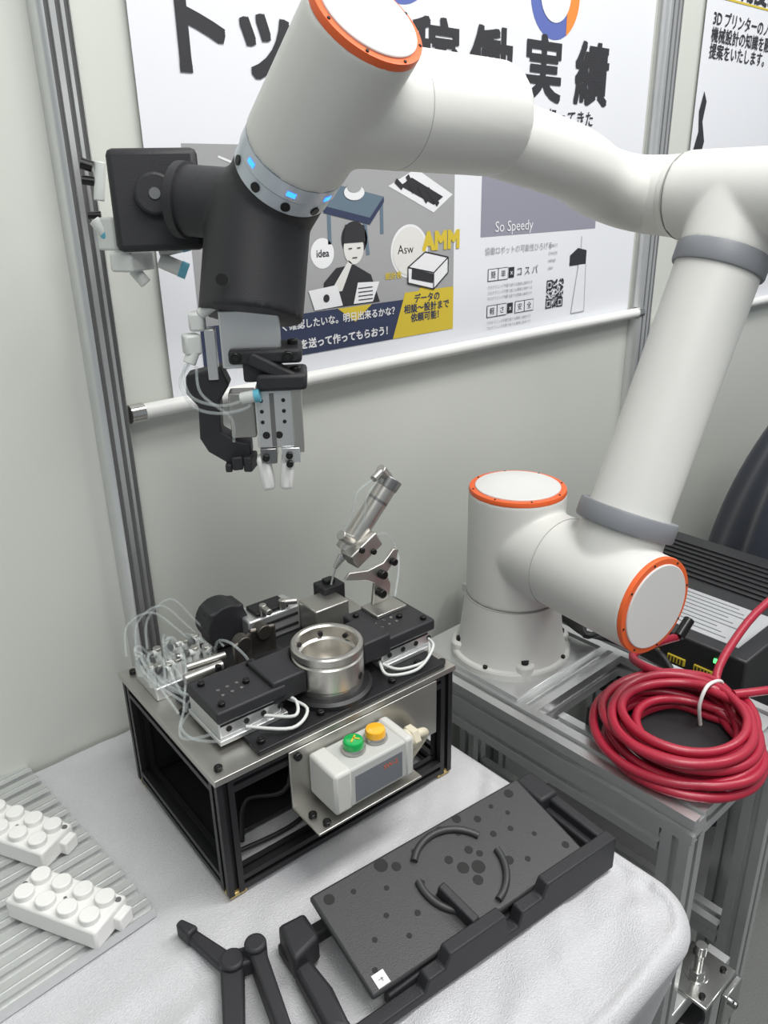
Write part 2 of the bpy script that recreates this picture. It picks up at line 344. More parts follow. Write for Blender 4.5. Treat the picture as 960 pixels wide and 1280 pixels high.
# ================================================================= TABLE WITH CLOTH
def table():
    e=empty('cloth_covered_table'); x1=.680; y0=.272; r=.02; cr=.05
    xs=list(np.linspace(-.75,x1-cr,120))+list(np.linspace(x1-cr,x1,12))[1:]+[x1+.006*k for k in range(1,8)]+[x1+.045+.02*k for k in range(1,34)]
    ys=[y0-.045-.02*k for k in range(33,0,-1)]+[y0-.006*k for k in range(7,0,-1)]+list(np.linspace(y0,y0+cr,12))[:-1]+list(np.linspace(y0+cr,1.003,110))
    cx,cy=x1-cr,y0+cr
    bm=bmesh.new(); g=[]
    for yy in ys:
        row=[]
        for xx in xs:
            ix=max(0,xx-cx); iy=max(0,cy-yy)
            if ix>0 and iy>0: dd=math.hypot(ix,iy); el=max(0,dd-cr); dx,dy=ix/dd,-iy/dd; bxx,byy=(cx+dx*cr,cy+dy*cr) if el>0 else (xx,yy)
            elif ix>0: el=max(0,xx-x1); dx,dy=1,0; bxx,byy=min(xx,x1),yy
            else: el=max(0,y0-yy); dx,dy=0,-1; bxx,byy=xx,max(yy,y0)
            if el>0:
                q=r*math.pi/2
                if el<q: a=el/r; out=r*math.sin(a); dn=r*(1-math.cos(a))
                else:
                    out=r; dn=r+(el-q)
                    s=bxx-byy+math.atan2(dy,dx)*.12
                    k=min(1,(el-q)/.25); fold=.020*(math.sin(s*26+1.3*math.sin(s*9))-.8)*k
                    out+=fold-.045*k
                px,py,pz=bxx+dx*out,byy+dy*out,.75-dn
            else:
                w=noise.noise(V((xx*5,yy*5,.3)))*.5+noise.noise(V((xx*14+yy*9,yy*6-xx*3,2)))*.35
                px,py=xx,yy
                w2=noise.noise(V(((xx+yy)*4,(xx-yy)*18,7))); w3=noise.noise(V((xx*7+1.5*noise.noise(V((xx*4,yy*4,1))),yy*15,4))); w4=abs(noise.noise(V((xx*11-yy*7,yy*5+xx*2,9))))
                mask=max(.25,min(1,(.66-yy)/.12))
                pz=.75-.0040*abs(w)-mask*(.009*abs(w2)+.007*abs(w3)+.008*max(0,.25-w4)*2)
            row.append(bm.verts.new((px,py,max(.02,pz))))
        g.append(row)
    for a,b in zip(g,g[1:]):
        for i in range(len(a)-1): bm.faces.new((a[i],a[i+1],b[i+1],b[i]))
    me=bpy.data.meshes.new('table_cloth'); bm.to_mesh(me); bm.free(); link('table_cloth',me,e,M_cloth,ang=180)
    bx('table_top',e,(-.74,.30,.70),(.665,.99,.724),M_wp,.002)
    for x in (-.7,.60):
        for y in (.36,.94): cyl('leg',e,(x,y,0),(x,y,.70),.018,M_alu)
table()
# ================================================================= SLOTTED PLATE
e=empty('slotted_aluminium_plate',(.235,.667,.7505),math.radians(3.5))
n=12; p=.345/n
P=[(0,0),(.345,0)]
for k in range(n-1,-1,-1):
    y1=(k+1)*p; b0=k*p
    P+=[(y1,.012),(b0+p*.74,.012),(b0+p*.72,.0105),(b0+p*.66,.0105),(b0+p*.64,.012),(b0+p*.36,.012),(b0+p*.36,.003),(b0+p*.08,.003),(b0+p*.08,.012)]
P+=[(0,.012)]
extr('extruded_plate',e,P,(-.42,0,0),(0,0,0),(0,1,0),M_alu)
# ================================================================= STUDDED WHITE BLOCKS
def sblock(c,rz):
    e=empty('white_studded_block',(c[0],c[1],.7632),rz)
    box('body',e,(0,0,.013),(.122,.052,.026),M_wp,.003)
    L=[]
    for i in range(4):
        for j in range(2):
            x=-.044+i*.0293; y=-.0125+j*.025
            L.append(((x,y,.025),(x,y,.0335),.0108))
    cyls('studs',e,L,M_wp,28,.0012)
    cyls('screw_holes',e,[((-.056,.0,.0255),(-.056,.0,.0264),.003),((.056,.018,.0255),(.056,.018,.0264),.0035),((0,0,.0255),(0,0,.0262),.002)],M_slot,14)
    box('end_lug',e,(.064,.012,.009),(.012,.02,.018),M_wp,.002)
rb=math.atan2(-.89,.46)
sblock((.160,.722),rb); sblock((.158,.868),rb)
# ================================================================= FIXTURE
FX=empty('assembly_fixture_box',(.306,.628,.7505),math.radians(-3.2))
W,D,H=.341,.262,.165
sec=tslot(.02,.02,.006,.005)
def prof(name,par,p1,p2,xd,m,s=sec): return extr(name,par,s,p1,p2,xd,m)
for i,(x,y) in enumerate(((.01,.01),(W-.01,.01),(.01,D-.01),(W-.01,D-.01))): prof('post_%d'%i,FX,(x,y,.004),(x,y,H),(1,0,0),M_blk)
for z,t in ((.016,'low'),(H-.01,'top')):
    for y in (.01,D-.01): prof('rail_x_'+t,FX,(.02,y,z),(W-.02,y,z),(0,1,0),M_blk)
    for x in (.01,W-.01): prof('rail_y_'+t,FX,(x,.02,z),(x,D-.02,z),(1,0,0),M_blk)
for x,y in ((.012,.012),(W-.012,.012),(.012,D-.012),(W-.012,D-.012)): bx('foot',FX,(x-.011,y-.011,0),(x+.011,y+.011,.006),M_gold,.001)
bx('smoked_panel_back',FX,(.02,D-.014,.026),(W-.02,D-.011,H-.02),M_blkg,0)
bx('inner_valve',FX,(.24,.10,.03),(.28,.18,.12),M_blk,.002); bx('inner_valve_b',FX,(.06,.12,.05),(.13,.20,.14),M_blkp,.004)
bx('inner_shade_floor',FX,(.02,.075,.006),(W-.02,.245,.012),M_blkg,.001)  # added dark floor sheet, stands in for the shade inside the box
tubes('inner_cables',FX,[[(.22,.05,.05),(.24,.08,.10),(.28,.06,.12),(.29,.1,.15)],[(.30,.04,.03),(.27,.07,.08),(.30,.1,.12),(.26,.12,.155)]],.0025,M_fit)
tubes('inner_cables_black',FX,[[(.05,.06,.012),(.08,.1,.03),(.12,.06,.06),(.15,.1,.15)],[(.03,.05,.012),(.12,.045,.012),(.17,.07,.03),(.18,.12,.15)]],.003,M_cabk)
bx('top_plate',FX,(-.003,-.003,H),(W+.003,D+.003,H+.008),M_plate,.0008)
T=H+.008
bx('black_base',FX,(.055,.002,T),(W-.012,.165,T+.007),M_blk,.001)
bx('black_base_back',FX,(.10,.165,T),(W-.03,.25,T+.007),M_blk,.001)
T2=T+.007
bolts('plate_bolts',FX,[(.01,.012,T),(W-.008,.012,T),(.012,D-.012,T),(.25,.012,T2),(.145,.015,T2),(.30,.022,T2),(.065,.015,T2),(.025,.13,T)],.0048,.005,M_boltk)
rc=(.185,.056)
revolve('steel_cup_seat',FX,(*rc,T2),(0,0,1),[(.054,0),(.054,.006),(.050,.009),(.045,.009)],M_blk)
revolve('steel_cup',FX,(*rc,T2+.002),(0,0,1),[(.0425,0),(.0425,.014),(.044,.016),(.044,.046),(.0424,.048),(.0424,.050),(.044,.052),(.044,.060),(.0425,.062),(.0385,.062),(.0365,.060),(.0365,.046),(.033,.044),(.033,.014),(.0001,.014)],M_steel,96,False)
cyls('cup_holes',FX,[((rc[0]+.0437*math.cos(a),rc[1]+.0437*math.sin(a),T2+zz),(rc[0]+.0444*math.cos(a),rc[1]+.0444*math.sin(a),T2+zz),.0045) for a,zz in ((-1.1,.026),)]+[((rc[0]+.034*math.cos(a),rc[1]+.034*math.sin(a),T2+.053),(rc[0]+.0365*math.cos(a),rc[1]+.0365*math.sin(a),T2+.053),.003) for a in (1.2,2.2,.3)],M_alud,16)
cyl('cup_core',FX,(*rc,T2+.015),(*rc,T2+.024),.016,M_plate,bev=.001)
def slide(nm,x0,x1,y0,y1,sgn):
    z0=T2
    bx(nm+'_rail_base',FX,(x0,y0,z0),(x1,y1,z0+.006),M_alu,.001)
    bx(nm+'_body',FX,(x0+.002,y0+.004,z0+.006),(x1-.006,y1-.002,z0+.027),M_alu,.002)
    L=[]
    for k in range(4): L.append(((x0+.014+k*.022,y0+.003,z0+.016),(x0+.014+k*.022,y0+.0055,z0+.016),.0035))
    cyls(nm+'_ports',FX,L,M_alud,14)
    bx(nm+'_groove',FX,(x0+.004,y0+.0034,z0+.022),(x1-.01,y0+.005,z0+.0245),M_alud,0)
    bx(nm+'_carriage',FX,(x0,y0,z0+.0275),(x1,y1-.004,z0+.043),M_blkp,.0025)
    zt=z0+.043
    cyls(nm+'_pins',FX,[((x0+.022+(k%3)*.012,y0+.028+(k//3)*.012,zt-.001),(x0+.022+(k%3)*.012,y0+.028+(k//3)*.012,zt+.0006),.0022) for k in range(6)],M_foot,12)
    bolts(nm+'_bolts',FX,[(x0+.012,y0+.012,zt),(x1-.012,y0+.010,zt),(x0+.055,y0+.034,zt),(x1-.012,y1-.016,zt),(x0+.012,y1-.018,zt)],.0042,.0045,M_boltk)
slide('left_slide',.026,.114,.036,.116,1); slide('right_slide',.256,.344,.038,.128,-1)
def jaw(nm,far):
    Rr=.0455; y0,y1=rc[1]-.018,rc[1]+.040; side=-1 if far<rc[0] else 1
    pl=[(far,y0),(far,y1)]
    for i in range(13):
        yy=y1+(y0-y1)*i/12; pl.append((rc[0]+side*math.sqrt(max(1e-6,Rr*Rr-(yy-rc[1])**2)),yy))
    slab(nm,FX,pl,T2+.020,T2+.050,M_blkp,.003,'xy')
jaw('left_jaw',.098); jaw('right_jaw',.270)
for k,(x,y,rz) in enumerate(((.118,.146,.45),(.152,.155,-.2))):
    box('lever_%d'%k,FX,(x,y,T2+.030),(.036,.007,.044),M_brown,.004,(0,0,rz)); 
    cyl('lever_pivot_%d'%k,FX,(x,y-.008,T2+.046),(x,y+.008,T2+.046),.010,M_brown,bev=.001)
bx('lever_block',FX,(.10,.14,T2),(.175,.175,T2+.016),M_blk,.002)
remesh('drive_head',FX,[('b',(.135,.232,T2+.03),(.05,.035,.055)),('c',(.135,.214,T2+.032),(.135,.255,T2+.032),.03)],M_blkp,.002,6)
bx('drive_body',FX,(.155,.195,T2),(.235,.238,T2+.038),M_alu,.003)
boxes('drive_grooves',FX,[((.195,.194,T2+.012),(.07,.002,.004)),((.195,.194,T2+.027),(.07,.002,.004))],M_alud)
bx('drive_top',FX,(.17,.20,T2+.038),(.22,.23,T2+.043),M_blk,.001)
cyls('drive_fit',FX,[((.18,.2,T2+.038),(.18,.2,T2+.055),.005),((.21,.2,T2+.038),(.21,.2,T2+.052),.005),((.18,.2,T2+.05),(.18,.182,T2+.05),.0045),((.21,.2,T2+.048),(.228,.19,T2+.048),.0045)],M_plate,14,.001)
bx('rear_block',FX,(.235,.155,T2),(.29,.20,T2+.042),M_plate,.002)
bx('rear_block_black',FX,(.27,.185,T2+.02),(.305,.215,T2+.052),M_blkp,.002)
bx('rear_block_pin',FX,(.28,.195,T2+.052),(.295,.207,T2+.058),M_blk,.001)
bx('manifold',FX,(.01,.17,T),(.085,.235,T+.018),M_alu,.002)
bx('manifold_small',FX,(.03,.125,T),(.07,.165,T+.014),M_blk,.002)
L=[];L2=[];L3=[];TB=[];r5=random.Random(11)
for k in range(14):
    x=.012+.012*(k%7)+r5.uniform(-.002,.002); y=.182+.032*(k//7); h1=.018+r5.uniform(0,.012)
    L.append(((x,y,T+.016),(x,y,T+.018+h1),.0048)); a=r5.uniform(2.2,5.2)
    q=V((x,y,T+.018+h1-.004)); dd=V((math.cos(a),math.sin(a),.35)).normalized(); L.append((q,q+dd*.014,.0044)); L2.append((q+dd*.012,q+dd*.016,.005))
    L3.append(((x,y,T+.018+h1),(x,y,T+.022+h1),.0052))
    s=q+dd*.015
    if k%3!=2:
        m1=s+dd*.012+V((0,0,.014)); m2=m1+V((r5.uniform(-.015,.01),r5.uniform(-.03,.0),r5.uniform(0,.012))); m3=m2+V((r5.uniform(-.006,.01),r5.uniform(-.025,0),-.028))
        end=V((r5.uniform(.01,.07),r5.uniform(.115,.15),T+.006)); TB.append([s,m1,m2,m3,end])
for k in range(3):
    x=.005+.014*k; TB.append([(x,.245,T+.03),(x+.012,.262,T+.062),(x+.045,.258,T+.072+.005*k),(x+.07,.24,T+.045),(x+.09,.21,T+.015)])
TB.append([(.03,.12,T+.005),(.005,.09,T+.012),(.01,.06,T+.01),(.04,.04,T+.01),(.05,.07,T+.02)])
TB.append([(.05,.14,T+.01),(.02,.11,T+.02),(.0,.08,T+.006),(.03,.055,T+.012)])
cyls('fittings',FX,L,M_fit,12,.0008); cyls('fitting_collars',FX,L2,M_bolt,12); cyls('fitting_knobs',FX,L3,M_plate,12,.0006)
tubes('clear_tubes',FX,TB,.0018,M_clear)
cyls('speed_controllers',FX,[((.07,.12,T2),(.07,.12,T2+.03),.004),((.078,.135,T2),(.078,.135,T2+.034),.004),((.09,.128,T2),(.09,.128,T2+.03),.004)],M_boltk,12)
cyls('regulators',FX,[((.04,.15,T+.03),(.09,.15,T+.03),.006),((.05,.165,T+.035),(.10,.16,T+.035),.005)],M_plate,14)
tubes('slide_cables',FX,[[(.085,.04,T2+.012),(.11,.015,T2+.014),(.122,.03,T2+.02),(.118,.05,T2+.02)],[(.06,.038,T2+.01),(.10,.005,T2+.008),(.13,.02,T2+.012),(.118,.055,T2+.015)],[(.258,.04,T2+.008),(.27,.02,T2+.006),(.305,.01,T2+.01),(.327,.03,T2+.018)],[(.256,.045,T2+.01),(.25,.02,T2+.006),(.285,.004,T2+.008),(.32,.015,T2+.02),(.33,.035,T2+.02)]],.0020,M_fit)
bx('bracket_foot',FX,(.285,.085,T2+.043),(.335,.122,T2+.048),M_plate,.001)
slab('bracket_arm',FX,[(x,T2+z) for x,z in [(.298,.048),(.326,.048),(.330,.070),(.322,.088),(.340,.105),(.345,.118),(.335,.120),(.318,.105),(.292,.102),(.262,.108),(.255,.100),(.290,.088),(.302,.080)]],.112,.117,M_plate,.001)
cyls('bracket_knobs',FX,[((.308,.112,T2+.066),(.308,.100,T2+.066),.006),((.312,.112,T2+.092),(.312,.102,T2+.092),.006),((.332,.112,T2+.104),(.332,.104,T2+.104),.005)],M_boltk,14,.001)
c1=V((.372,.162,.376)); c2=V((.306,.174,.292)); c3=V((.274,.174,.243)); dd=(c2-c1).normalized()
cyl('air_cylinder',FX,c1,c2,.0145,M_steel,bev=.001); cyl('air_cylinder_head',FX,c1-dd*.004,c1+dd*.012,.0158,M_bolt,bev=.001); cyl('air_cylinder_nose',FX,c2-dd*.012,c2+dd*.008,.0158,M_plate,bev=.001)
cyl('air_cylinder_stripe',FX,c1+dd*.03,c1+dd*.034,.0147,M_bolt)
box('clamp_block',FX,c2+V((.010,-.016,.0)),(.05,.026,.024),M_plate,.002,(0,-.5,0)); bolts('clamp_bolt',FX,[c2+V((.0,-.029,.004)),c2+V((.02,-.029,-.004))],.004,.004,M_boltk,(0,-1,0))
cyl('rod',FX,c2,c2+dd*.03,.004,M_foot); cyl('nozzle',FX,c2+dd*.016,c2+dd*.036,.0065,M_foot,.003); cyl('needle',FX,c2+dd*.034,c3,.0015,M_foot)
cyls('cyl_fit',FX,[(c1+V((-.004,0,.004)),c1+V((-.02,-.004,.022)),.007),(c1+V((-.02,-.004,.018)),c1+V((-.036,-.008,.012)),.005),(c2+V((-.002,-.01,.012)),c2+V((-.022,-.014,.028)),.007),(c2+V((.04,0,.03)),c2+V((.012,-.01,.03)),.006)],M_plate,12,.001)
tubes('cyl_tubes',FX,[[c1+V((-.036,-.008,.012)),c1+V((-.065,-.01,.0)),c1+V((-.075,-.01,-.03)),c2+V((-.022,-.014,.028))],[c1+V((-.03,-.01,.01)),c1+V((-.05,-.01,-.01)),c1+V((-.055,-.01,-.04)),c2+V((.0,-.014,.02))],[c2+V((.03,0,.0)),c2+V((.065,0,.0)),c2+V((.08,-.01,-.04)),(.335,.11,T2+.05)]],.0018,M_clear)
# switch box on front bracket
bx('switch_bracket',FX,(.088,-.004,.084),(.31,-.0008,.164),M_plate,.001); bx('switch_bracket_shelf',FX,(.088,-.058,.084),(.238,-.001,.087),M_plate,.001)
z0=.097; y0=-.058; x0=.112; x1=.226; z1=.151
bx('switch_standoff',FX,(x0+.02,y0+.012,.087),(x1-.02,-.01,z0),M_plate,.001)
bx('switch_body',FX,(x0+.006,y0+.001,z0+.001),(x1-.004,-.005,z1-.001),M_sw,.003); bx('switch_end_l',FX,(x0,y0,z0),(x0+.024,-.004,z1+.001),M_swl,.004); bx('switch_end_r',FX,(x1-.014,y0,z0),(x1,-.004,z1+.001),M_swl,.004)
bx('switch_label',FX,(x0+.028,y0+.0004,z0+.006),(x1-.018,y0+.003,z1-.012),M_lab,.0003)
for x,m,n_ in ((.158,M_green,'green'),(.190,M_yel,'yellow')):
    revolve('button_bezel_'+n_,FX,(x,-.030,z1),(0,0,1),[(.0145,0),(.0145,.002),(.0130,.005),(.0125,.005)],M_plate,40)
    revolve('button_'+n_,FX,(x,-.030,z1+.002),(0,0,1),[(.0122,0),(.0122,.008),(.0112,.011),(.0085,.012),(.001,.0123)],m,40)
boxes('button_arrow',FX,[((.158,-.030,z1+.0146),(.013,.002,.0004),.6),((.161,-.032,z1+.0146),(.008,.002,.0004),-.9)],M_iny,0)
cyl('cable_gland',FX,(x1,-.030,.125),(x1+.018,-.030,.125),.012,M_beige,bev=.001); cyl('gland_nut',FX,(x1+.014,-.030,.125),(x1+.024,-.030,.125),.0145,M_beige,seg=6,bev=.001)
tube('gland_cable',FX,[(x1+.022,-.030,.125),(x1+.040,-.028,.120),(x1+.050,-.015,.10),(x1+.045,.005,.06)],.006,M_beige)
bolts('bracket_bolts',FX,[(.098,-.004,.156)],.005,.005,M_boltk,(0,-1,.0)); bolts('bracket_bolts_b',FX,[(.098,-.03,.087),(.104,-.05,.087)],.005,.005,M_boltk)
tx=bpy.data.curves.new('label_text','FONT'); tx.body='SW-2'; tx.size=.009; to=bpy.data.objects.new('label_text',tx); sc.collection.objects.link(to); to.parent=FX; to.location=(.180,y0+.0002,.127); to.rotation_euler=(math.pi/2,0,0); tx.materials.append(M_or)
# ================================================================= BLACK HOLDER WITH PLATE
HD=empty('black_jig_holder',(.294,.408,.7505),math.radians(-6))
LX=.375
bx('rail_back',HD,(0,.112,0),(LX,.128,.016),M_blkp,.003)
slab('wall_front',HD,[(.0,0),(LX,0),(LX,.046),(.262,.046),(.255,.030),(.225,.030),(.220,.012),(.205,.012),(.200,.042),(.125,.042),(.118,.026),(.098,.026),(.092,.012),(.0,.012)],-.006,.010,M_blkp)
slab('wall_front_inner',HD,[(.06,0),(.34,0),(.34,.028),(.27,.028),(.262,.010),(.20,.010),(.19,.024),(.06,.016)],.010,.020,M_blkp)
bx('rib_left',HD,(0,0,0),(.016,.12,.014),M_blkp,.002); bx('rib_mid',HD,(.11,0,0),(.135,.12,.014),M_blkp,.002); bx('rib_mid_b',HD,(.235,0,0),(.26,.12,.014),M_blkp,.002); bx('rib_right',HD,(LX-.022,0,0),(LX,.128,.032),M_blkp,.003)
slab('left_upright',HD,[(-.002,.085),(.034,.095),(.036,.13),(.004,.132)],0,.036,M_blkp,.005,'xy'); slab('left_upright_low',HD,[(-.008,.02),(.012,.0),(.020,.05),(.018,.09),(-.002,.09)],0,.022,M_blkp,.005,'xy')
bx('right_upright',HD,(.345,.085,0),(LX,.132,.050),M_blkp,.004); bx('back_stop',HD,(.27,.118,0),(.36,.134,.044),M_blkp,.003)
bx('right_wall',HD,(LX-.014,.0,0),(LX,.13,.044),M_blkp,.003)
tl=math.radians(13); RX=Matrix.Rotation(tl,3,'X')
def hp(x,y,z): v=RX@V((0,y,z)); return V((x,.012+v.y,.024+v.z))
PX0,PX1,PYW=.042,.345,.120
box('plate',HD,hp((PX0+PX1)/2,PYW/2,.0),(PX1-PX0,PYW,.009),M_blkq,.003,RX)
holes=[]
for x,y,r in ((.058,.106,.006),(.058,.02,.003),(.128,.110,.008),(.142,.100,.0055),(.10,.06,.003),(.108,.03,.003),(.213,.110,.006),(.230,.098,.0045),(.240,.113,.0055),(.206,.060,.007),(.222,.052,.008),(.211,.040,.006),(.226,.074,.005),(.198,.076,.005),(.234,.064,.004),(.258,.04,.0055),(.320,.108,.006),(.330,.02,.0045),(.288,.07,.0035),(.278,.03,.0035),(.178,.02,.003),(.155,.07,.0035),(.308,.05,.003),(.085,.10,.003),(.288,.105,.003),(.262,.10,.0045),(.17,.105,.003),(.075,.045,.003),(.30,.088,.003),(.118,.085,.003),(.13,.045,.0035),(.265,.075,.004)):
    holes.append((hp(x,y,.004),hp(x,y,.0048),r))
cyls('holes',HD,holes,M_alud,20)
for a0,a1,r in ((25,140,.052),(-75,5,.054),(165,235,.050)):
    pts=[hp(.200+r*math.cos(math.radians(a)),.060+r*math.sin(math.radians(a))*.96,.0065) for a in range(a0,a1,8)]
    tube('arc_rib',HD,pts,.0042,M_blkq,2)
box('slot_bar',HD,hp(.168,.026,.010),(.010,.052,.020),M_blkp,.002,RX@Matrix.Rotation(.15,3,'Z'))
box('white_tag',HD,hp(.058,.010,.0049),(.014,.014,.0008),M_inw,0,RX)
boxes('tag_print',HD,[(hp(.058,.010,.0056),(.006,.001,.0003)),(hp(.059,.010,.0056),(.001,.006,.0003))],M_ing,0)
# ================================================================= BLACK FOLDING LEVER
TC=empty('black_folding_lever',(0,0,.7505))
def armbar(nm,a,b,w0,w1,h0,h1):
    a=V((*a,0));b=V((*b,0)); d=(b-a).normalized(); q=V((-d.y,d.x,0)); bm=bmesh.new()
    v=[bm.verts.new(p) for p in (a-q*w0/2+V((0,0,h0)),b-q*w1/2+V((0,0,h0)),b+q*w1/2+V((0,0,h0)),a+q*w0/2+V((0,0,h0)),a-q*w0/2+V((0,0,h1)),b-q*w1/2+V((0,0,h1)),b+q*w1/2+V((0,0,h1)),a+q*w0/2+V((0,0,h1)))]
    for f in ((0,3,2,1),(4,5,6,7),(0,1,5,4),(1,2,6,5),(2,3,7,6),(3,0,4,7)): bm.faces.new([v[i] for i in f])
    me=bpy.data.meshes.new(nm); bm.to_mesh(me); bm.free(); return link(nm,me,TC,M_blkp,bev=.003)
armbar('arm_back',(.262,.545),(.246,.622),.020,.011,0,.014)
armbar('arm_back_tip',(.249,.606),(.243,.628),.015,.009,0,.02)
armbar('arm_left',(.260,.547),(.205,.452),.024,.018,0,.018)
armbar('arm_right',(.284,.537),(.250,.425),.017,.013,0,.030)
armbar('link',(.258,.549),(.288,.537),.022,.020,.002,.022)
cyl('hinge',TC,(.261,.547,0),(.261,.547,.024),.013,M_blkp,bev=.003); cyl('hinge_b',TC,(.284,.538,0),(.284,.538,.036),.0115,M_blkp,bev=.003)
# ================================================================= ALUMINIUM STAND
ST=empty('aluminium_profile_stand')
s45=tslot(.04,.04,.010,.008)
zt=.75
def al(n,a,b,xd=(1,0,0),s=s45): return extr(n,ST,s,a,b,xd,M_alu)
al('rail_left',(.825,.335,zt-.02),(.825,.985,zt-.02)); al('rail_left_low',(.825,.38,zt-.06),(.825,.985,zt-.06))
al('rail_right',(1.09,.335,zt-.02),(1.09,.985,zt-.02))
al('cross_front',(.845,.355,zt-.02),(1.07,.355,zt-.02),(0,1,0)); al('cross_mid',(.845,.635,zt-.02),(1.07,.635,zt-.02),(0,1,0)); al('cross_back',(.755,.93,zt-.02),(.805,.93,zt-.02),(0,1,0)); al('cross_back2',(.845,.85,zt-.02),(1.07,.85,zt-.02),(0,1,0))
for x in (.825,1.09):
    for y in (.357,.962): al('leg',(x,y,.06),(x,y,zt-.04))
al('foot_beam',(.825,.38,.30),(.825,.94,.30)); al('foot_beam_r',(1.09,.38,.30),(1.09,.94,.30)); al('foot_cross',(.845,.90,.30),(1.07,.90,.30),(0,1,0))
al('inner_rail',(.885,.38,zt-.05),(.885,.61,zt-.05))
bx('robot_plate',ST,(.838,.650,.75),(1.05,.870,.757),M_alu,.001)
bx('control_unit',ST,(.906,.378,.66),(1.068,.57,.7505),M_pc,.003)
for x in (.825,1.09):
    for y in (.357,.962): cyl('adjuster_stem',ST,(x,y,.012),(x,y,.06),.006,M_foot); cyl('adjuster_pad',ST,(x,y,0),(x,y,.014),.028,M_pc,.02)
LXF=.925; LYF=.345; LZ=.36
bx('foot_plate',ST,(LXF-.045,LYF-.04,LZ),(LXF+.05,LYF+.035,LZ+.006),M_foot,.002)
bx('foot_plate_arm',ST,(.84,LYF-.01,LZ-.03),(LXF-.02,LYF+.02,LZ),M_alu,.002)
cyl('foot_stud',ST,(LXF,LYF,LZ-.06),(LXF,LYF,LZ+.065),.006,M_foot); cyl('foot_nut',ST,(LXF,LYF,LZ+.006),(LXF,LYF,LZ+.019),.013,M_foot,seg=6,bev=.001); cyl('foot_washer',ST,(LXF,LYF,LZ+.005),(LXF,LYF,LZ+.008),.018,M_foot)
cyl('foot_nut_top',ST,(LXF,LYF,LZ+.05),(LXF,LYF,LZ+.067),.009,M_foot,bev=.001)
bolts('foot_plate_bolts',ST,[(LXF-.03,LYF-.025,LZ+.006),(LXF+.035,LYF-.025,LZ+.006),(LXF+.035,LYF+.02,LZ+.006)],.005,.004,M_boltk)
bx('foot_bracket',ST,(LXF+.0,LYF-.05,LZ-.07),(LXF+.05,LYF-.04,LZ),M_foot,.002); bolts('foot_bracket_bolts',ST,[(LXF+.015,LYF-.05,LZ-.02),(LXF+.035,LYF-.05,LZ-.045)],.006,.005,M_bolt,(0,-1,0))
cyl('foot_rubber',ST,(LXF-.02,LYF,LZ-.085),(LXF-.02,LYF,LZ-.055),.03,M_pc,bev=.004)
bx('front_brace',ST,(.96,.325,.03),(.995,.36,LZ),M_alu,.001)
# ================================================================= ROBOT
RB=empty('robot_arm')
bc=V((.941,.752,0)); a=V((-.12,-.993,0)).normalized()
revolve('base_flange',RB,(bc.x,bc.y,.757),(0,0,1),[(.101,0),(.101,.010),(.099,.013),(.094,.015),(.090,.025),(.086,.045),(.0825,.075),(.080,.10),(.079,.112)],M_rob,96)
for k in range(4):
    an=math.radians(-35+90*k); q=V((math.cos(an),math.sin(an),0)); 
    cyl('base_lug_%d'%k,RB,bc+q*.086+V((0,0,.757)),bc+q*.086+V((0,0,.783)),.016,M_rob,bev=.004)
    bolts('base_bolt_%d'%k,RB,[bc+q*.088+V((0,0,.783))],.0065,.006,M_boltk)
for k in range(3):
    an=math.radians(-75-45*k); q=V((math.cos(an),math.sin(an),0)); bolts('flange_bolt_%d'%k,RB,[bc+q*.095+V((0,0,.771))],.004,.004,M_boltk)
sh=V((bc.x,bc.y,.962)); S=sh+a*.185
E=V((1.130,.542,1.479)); ad=(E-S).normalized(); L=(E-S).length
remesh('shoulder_casting',RB,[('c',(bc.x,bc.y,.869),(bc.x,bc.y,1.052),.0775),('c',sh,sh+a*.272,.0705),('c',S,S+ad*.085,.060,.062)],M_rob,.0032,10)
def ringcap(nm,c,d,r):
    d=V(d).normalized(); c=V(c)
    revolve(nm+'_orange',RB,c-d*.003,d,[(r*1.005,0),(r*1.01,.003),(r*.995,.007),(r*.90,.0075),(r*.875,.0072)],M_or,72)
    revolve(nm+'_disc',RB,c-d*.001,d,[(r*.88,0),(r*.88,.0068),(r*.865,.0076)],M_cap,72)
    fr=frame(d)
    cyls(nm+'_screws',RB,[(c+fr@V((math.cos(t)*r*.945,math.sin(t)*r*.945,0))+d*.004,c+fr@V((math.cos(t)*r*.945,math.sin(t)*r*.945,0))+d*.0052,.0016) for t in [k*math.pi/4+.2 for k in range(8)]],M_alud,8)
def seam(nm,c,d,r,m=M_seam):
    c=V(c); d=V(d).normalized(); revolve(nm,RB,c-d*.0006,d,[(r*.98,0),(r+.0003,0),(r+.0003,.0010),(r*.98,.0010)],m,72)
ringcap('column_cap',(bc.x,bc.y,1.052),(0,0,1),.0765)
ringcap('shoulder_cap',sh+a*.272,a,.070)
seam('base_seam',(bc.x,bc.y,.869),(0,0,1),.079); seam('shoulder_seam',sh+a*.105,a,.071)
def band(nm,c,d,r,h_):
    revolve(nm,RB,c,d,[(r*.9,0),(r*.98,0),(r,.003),(r,h_-.003),(r*.98,h_),(r*.9,h_)],M_grey,72)
band('lower_band',S+ad*.083,ad,.071,.028)
revolve('upper_arm_tube',RB,S+ad*.10,ad,[(.060,0),(.0575,.02),(.0575,L-.22),(.0575,L-.19)],M_rob,96)
band('upper_band',S+ad*(L-.103),ad,.0625,.028)
SO=.090
remesh('elbow_casting',RB,[('c',E+a*.13,E-a*SO,.0605),('c',E,E-ad*.078,.060,.060)],M_rob,.003,10)
ringcap('elbow_cap',E+a*.13,a,.060); seam('elbow_seam',E-a*(SO+.0005),a,.0595)
Sm=E-a*SO; Bp=E-a*.158; F1=V((.77,.668,1.555))
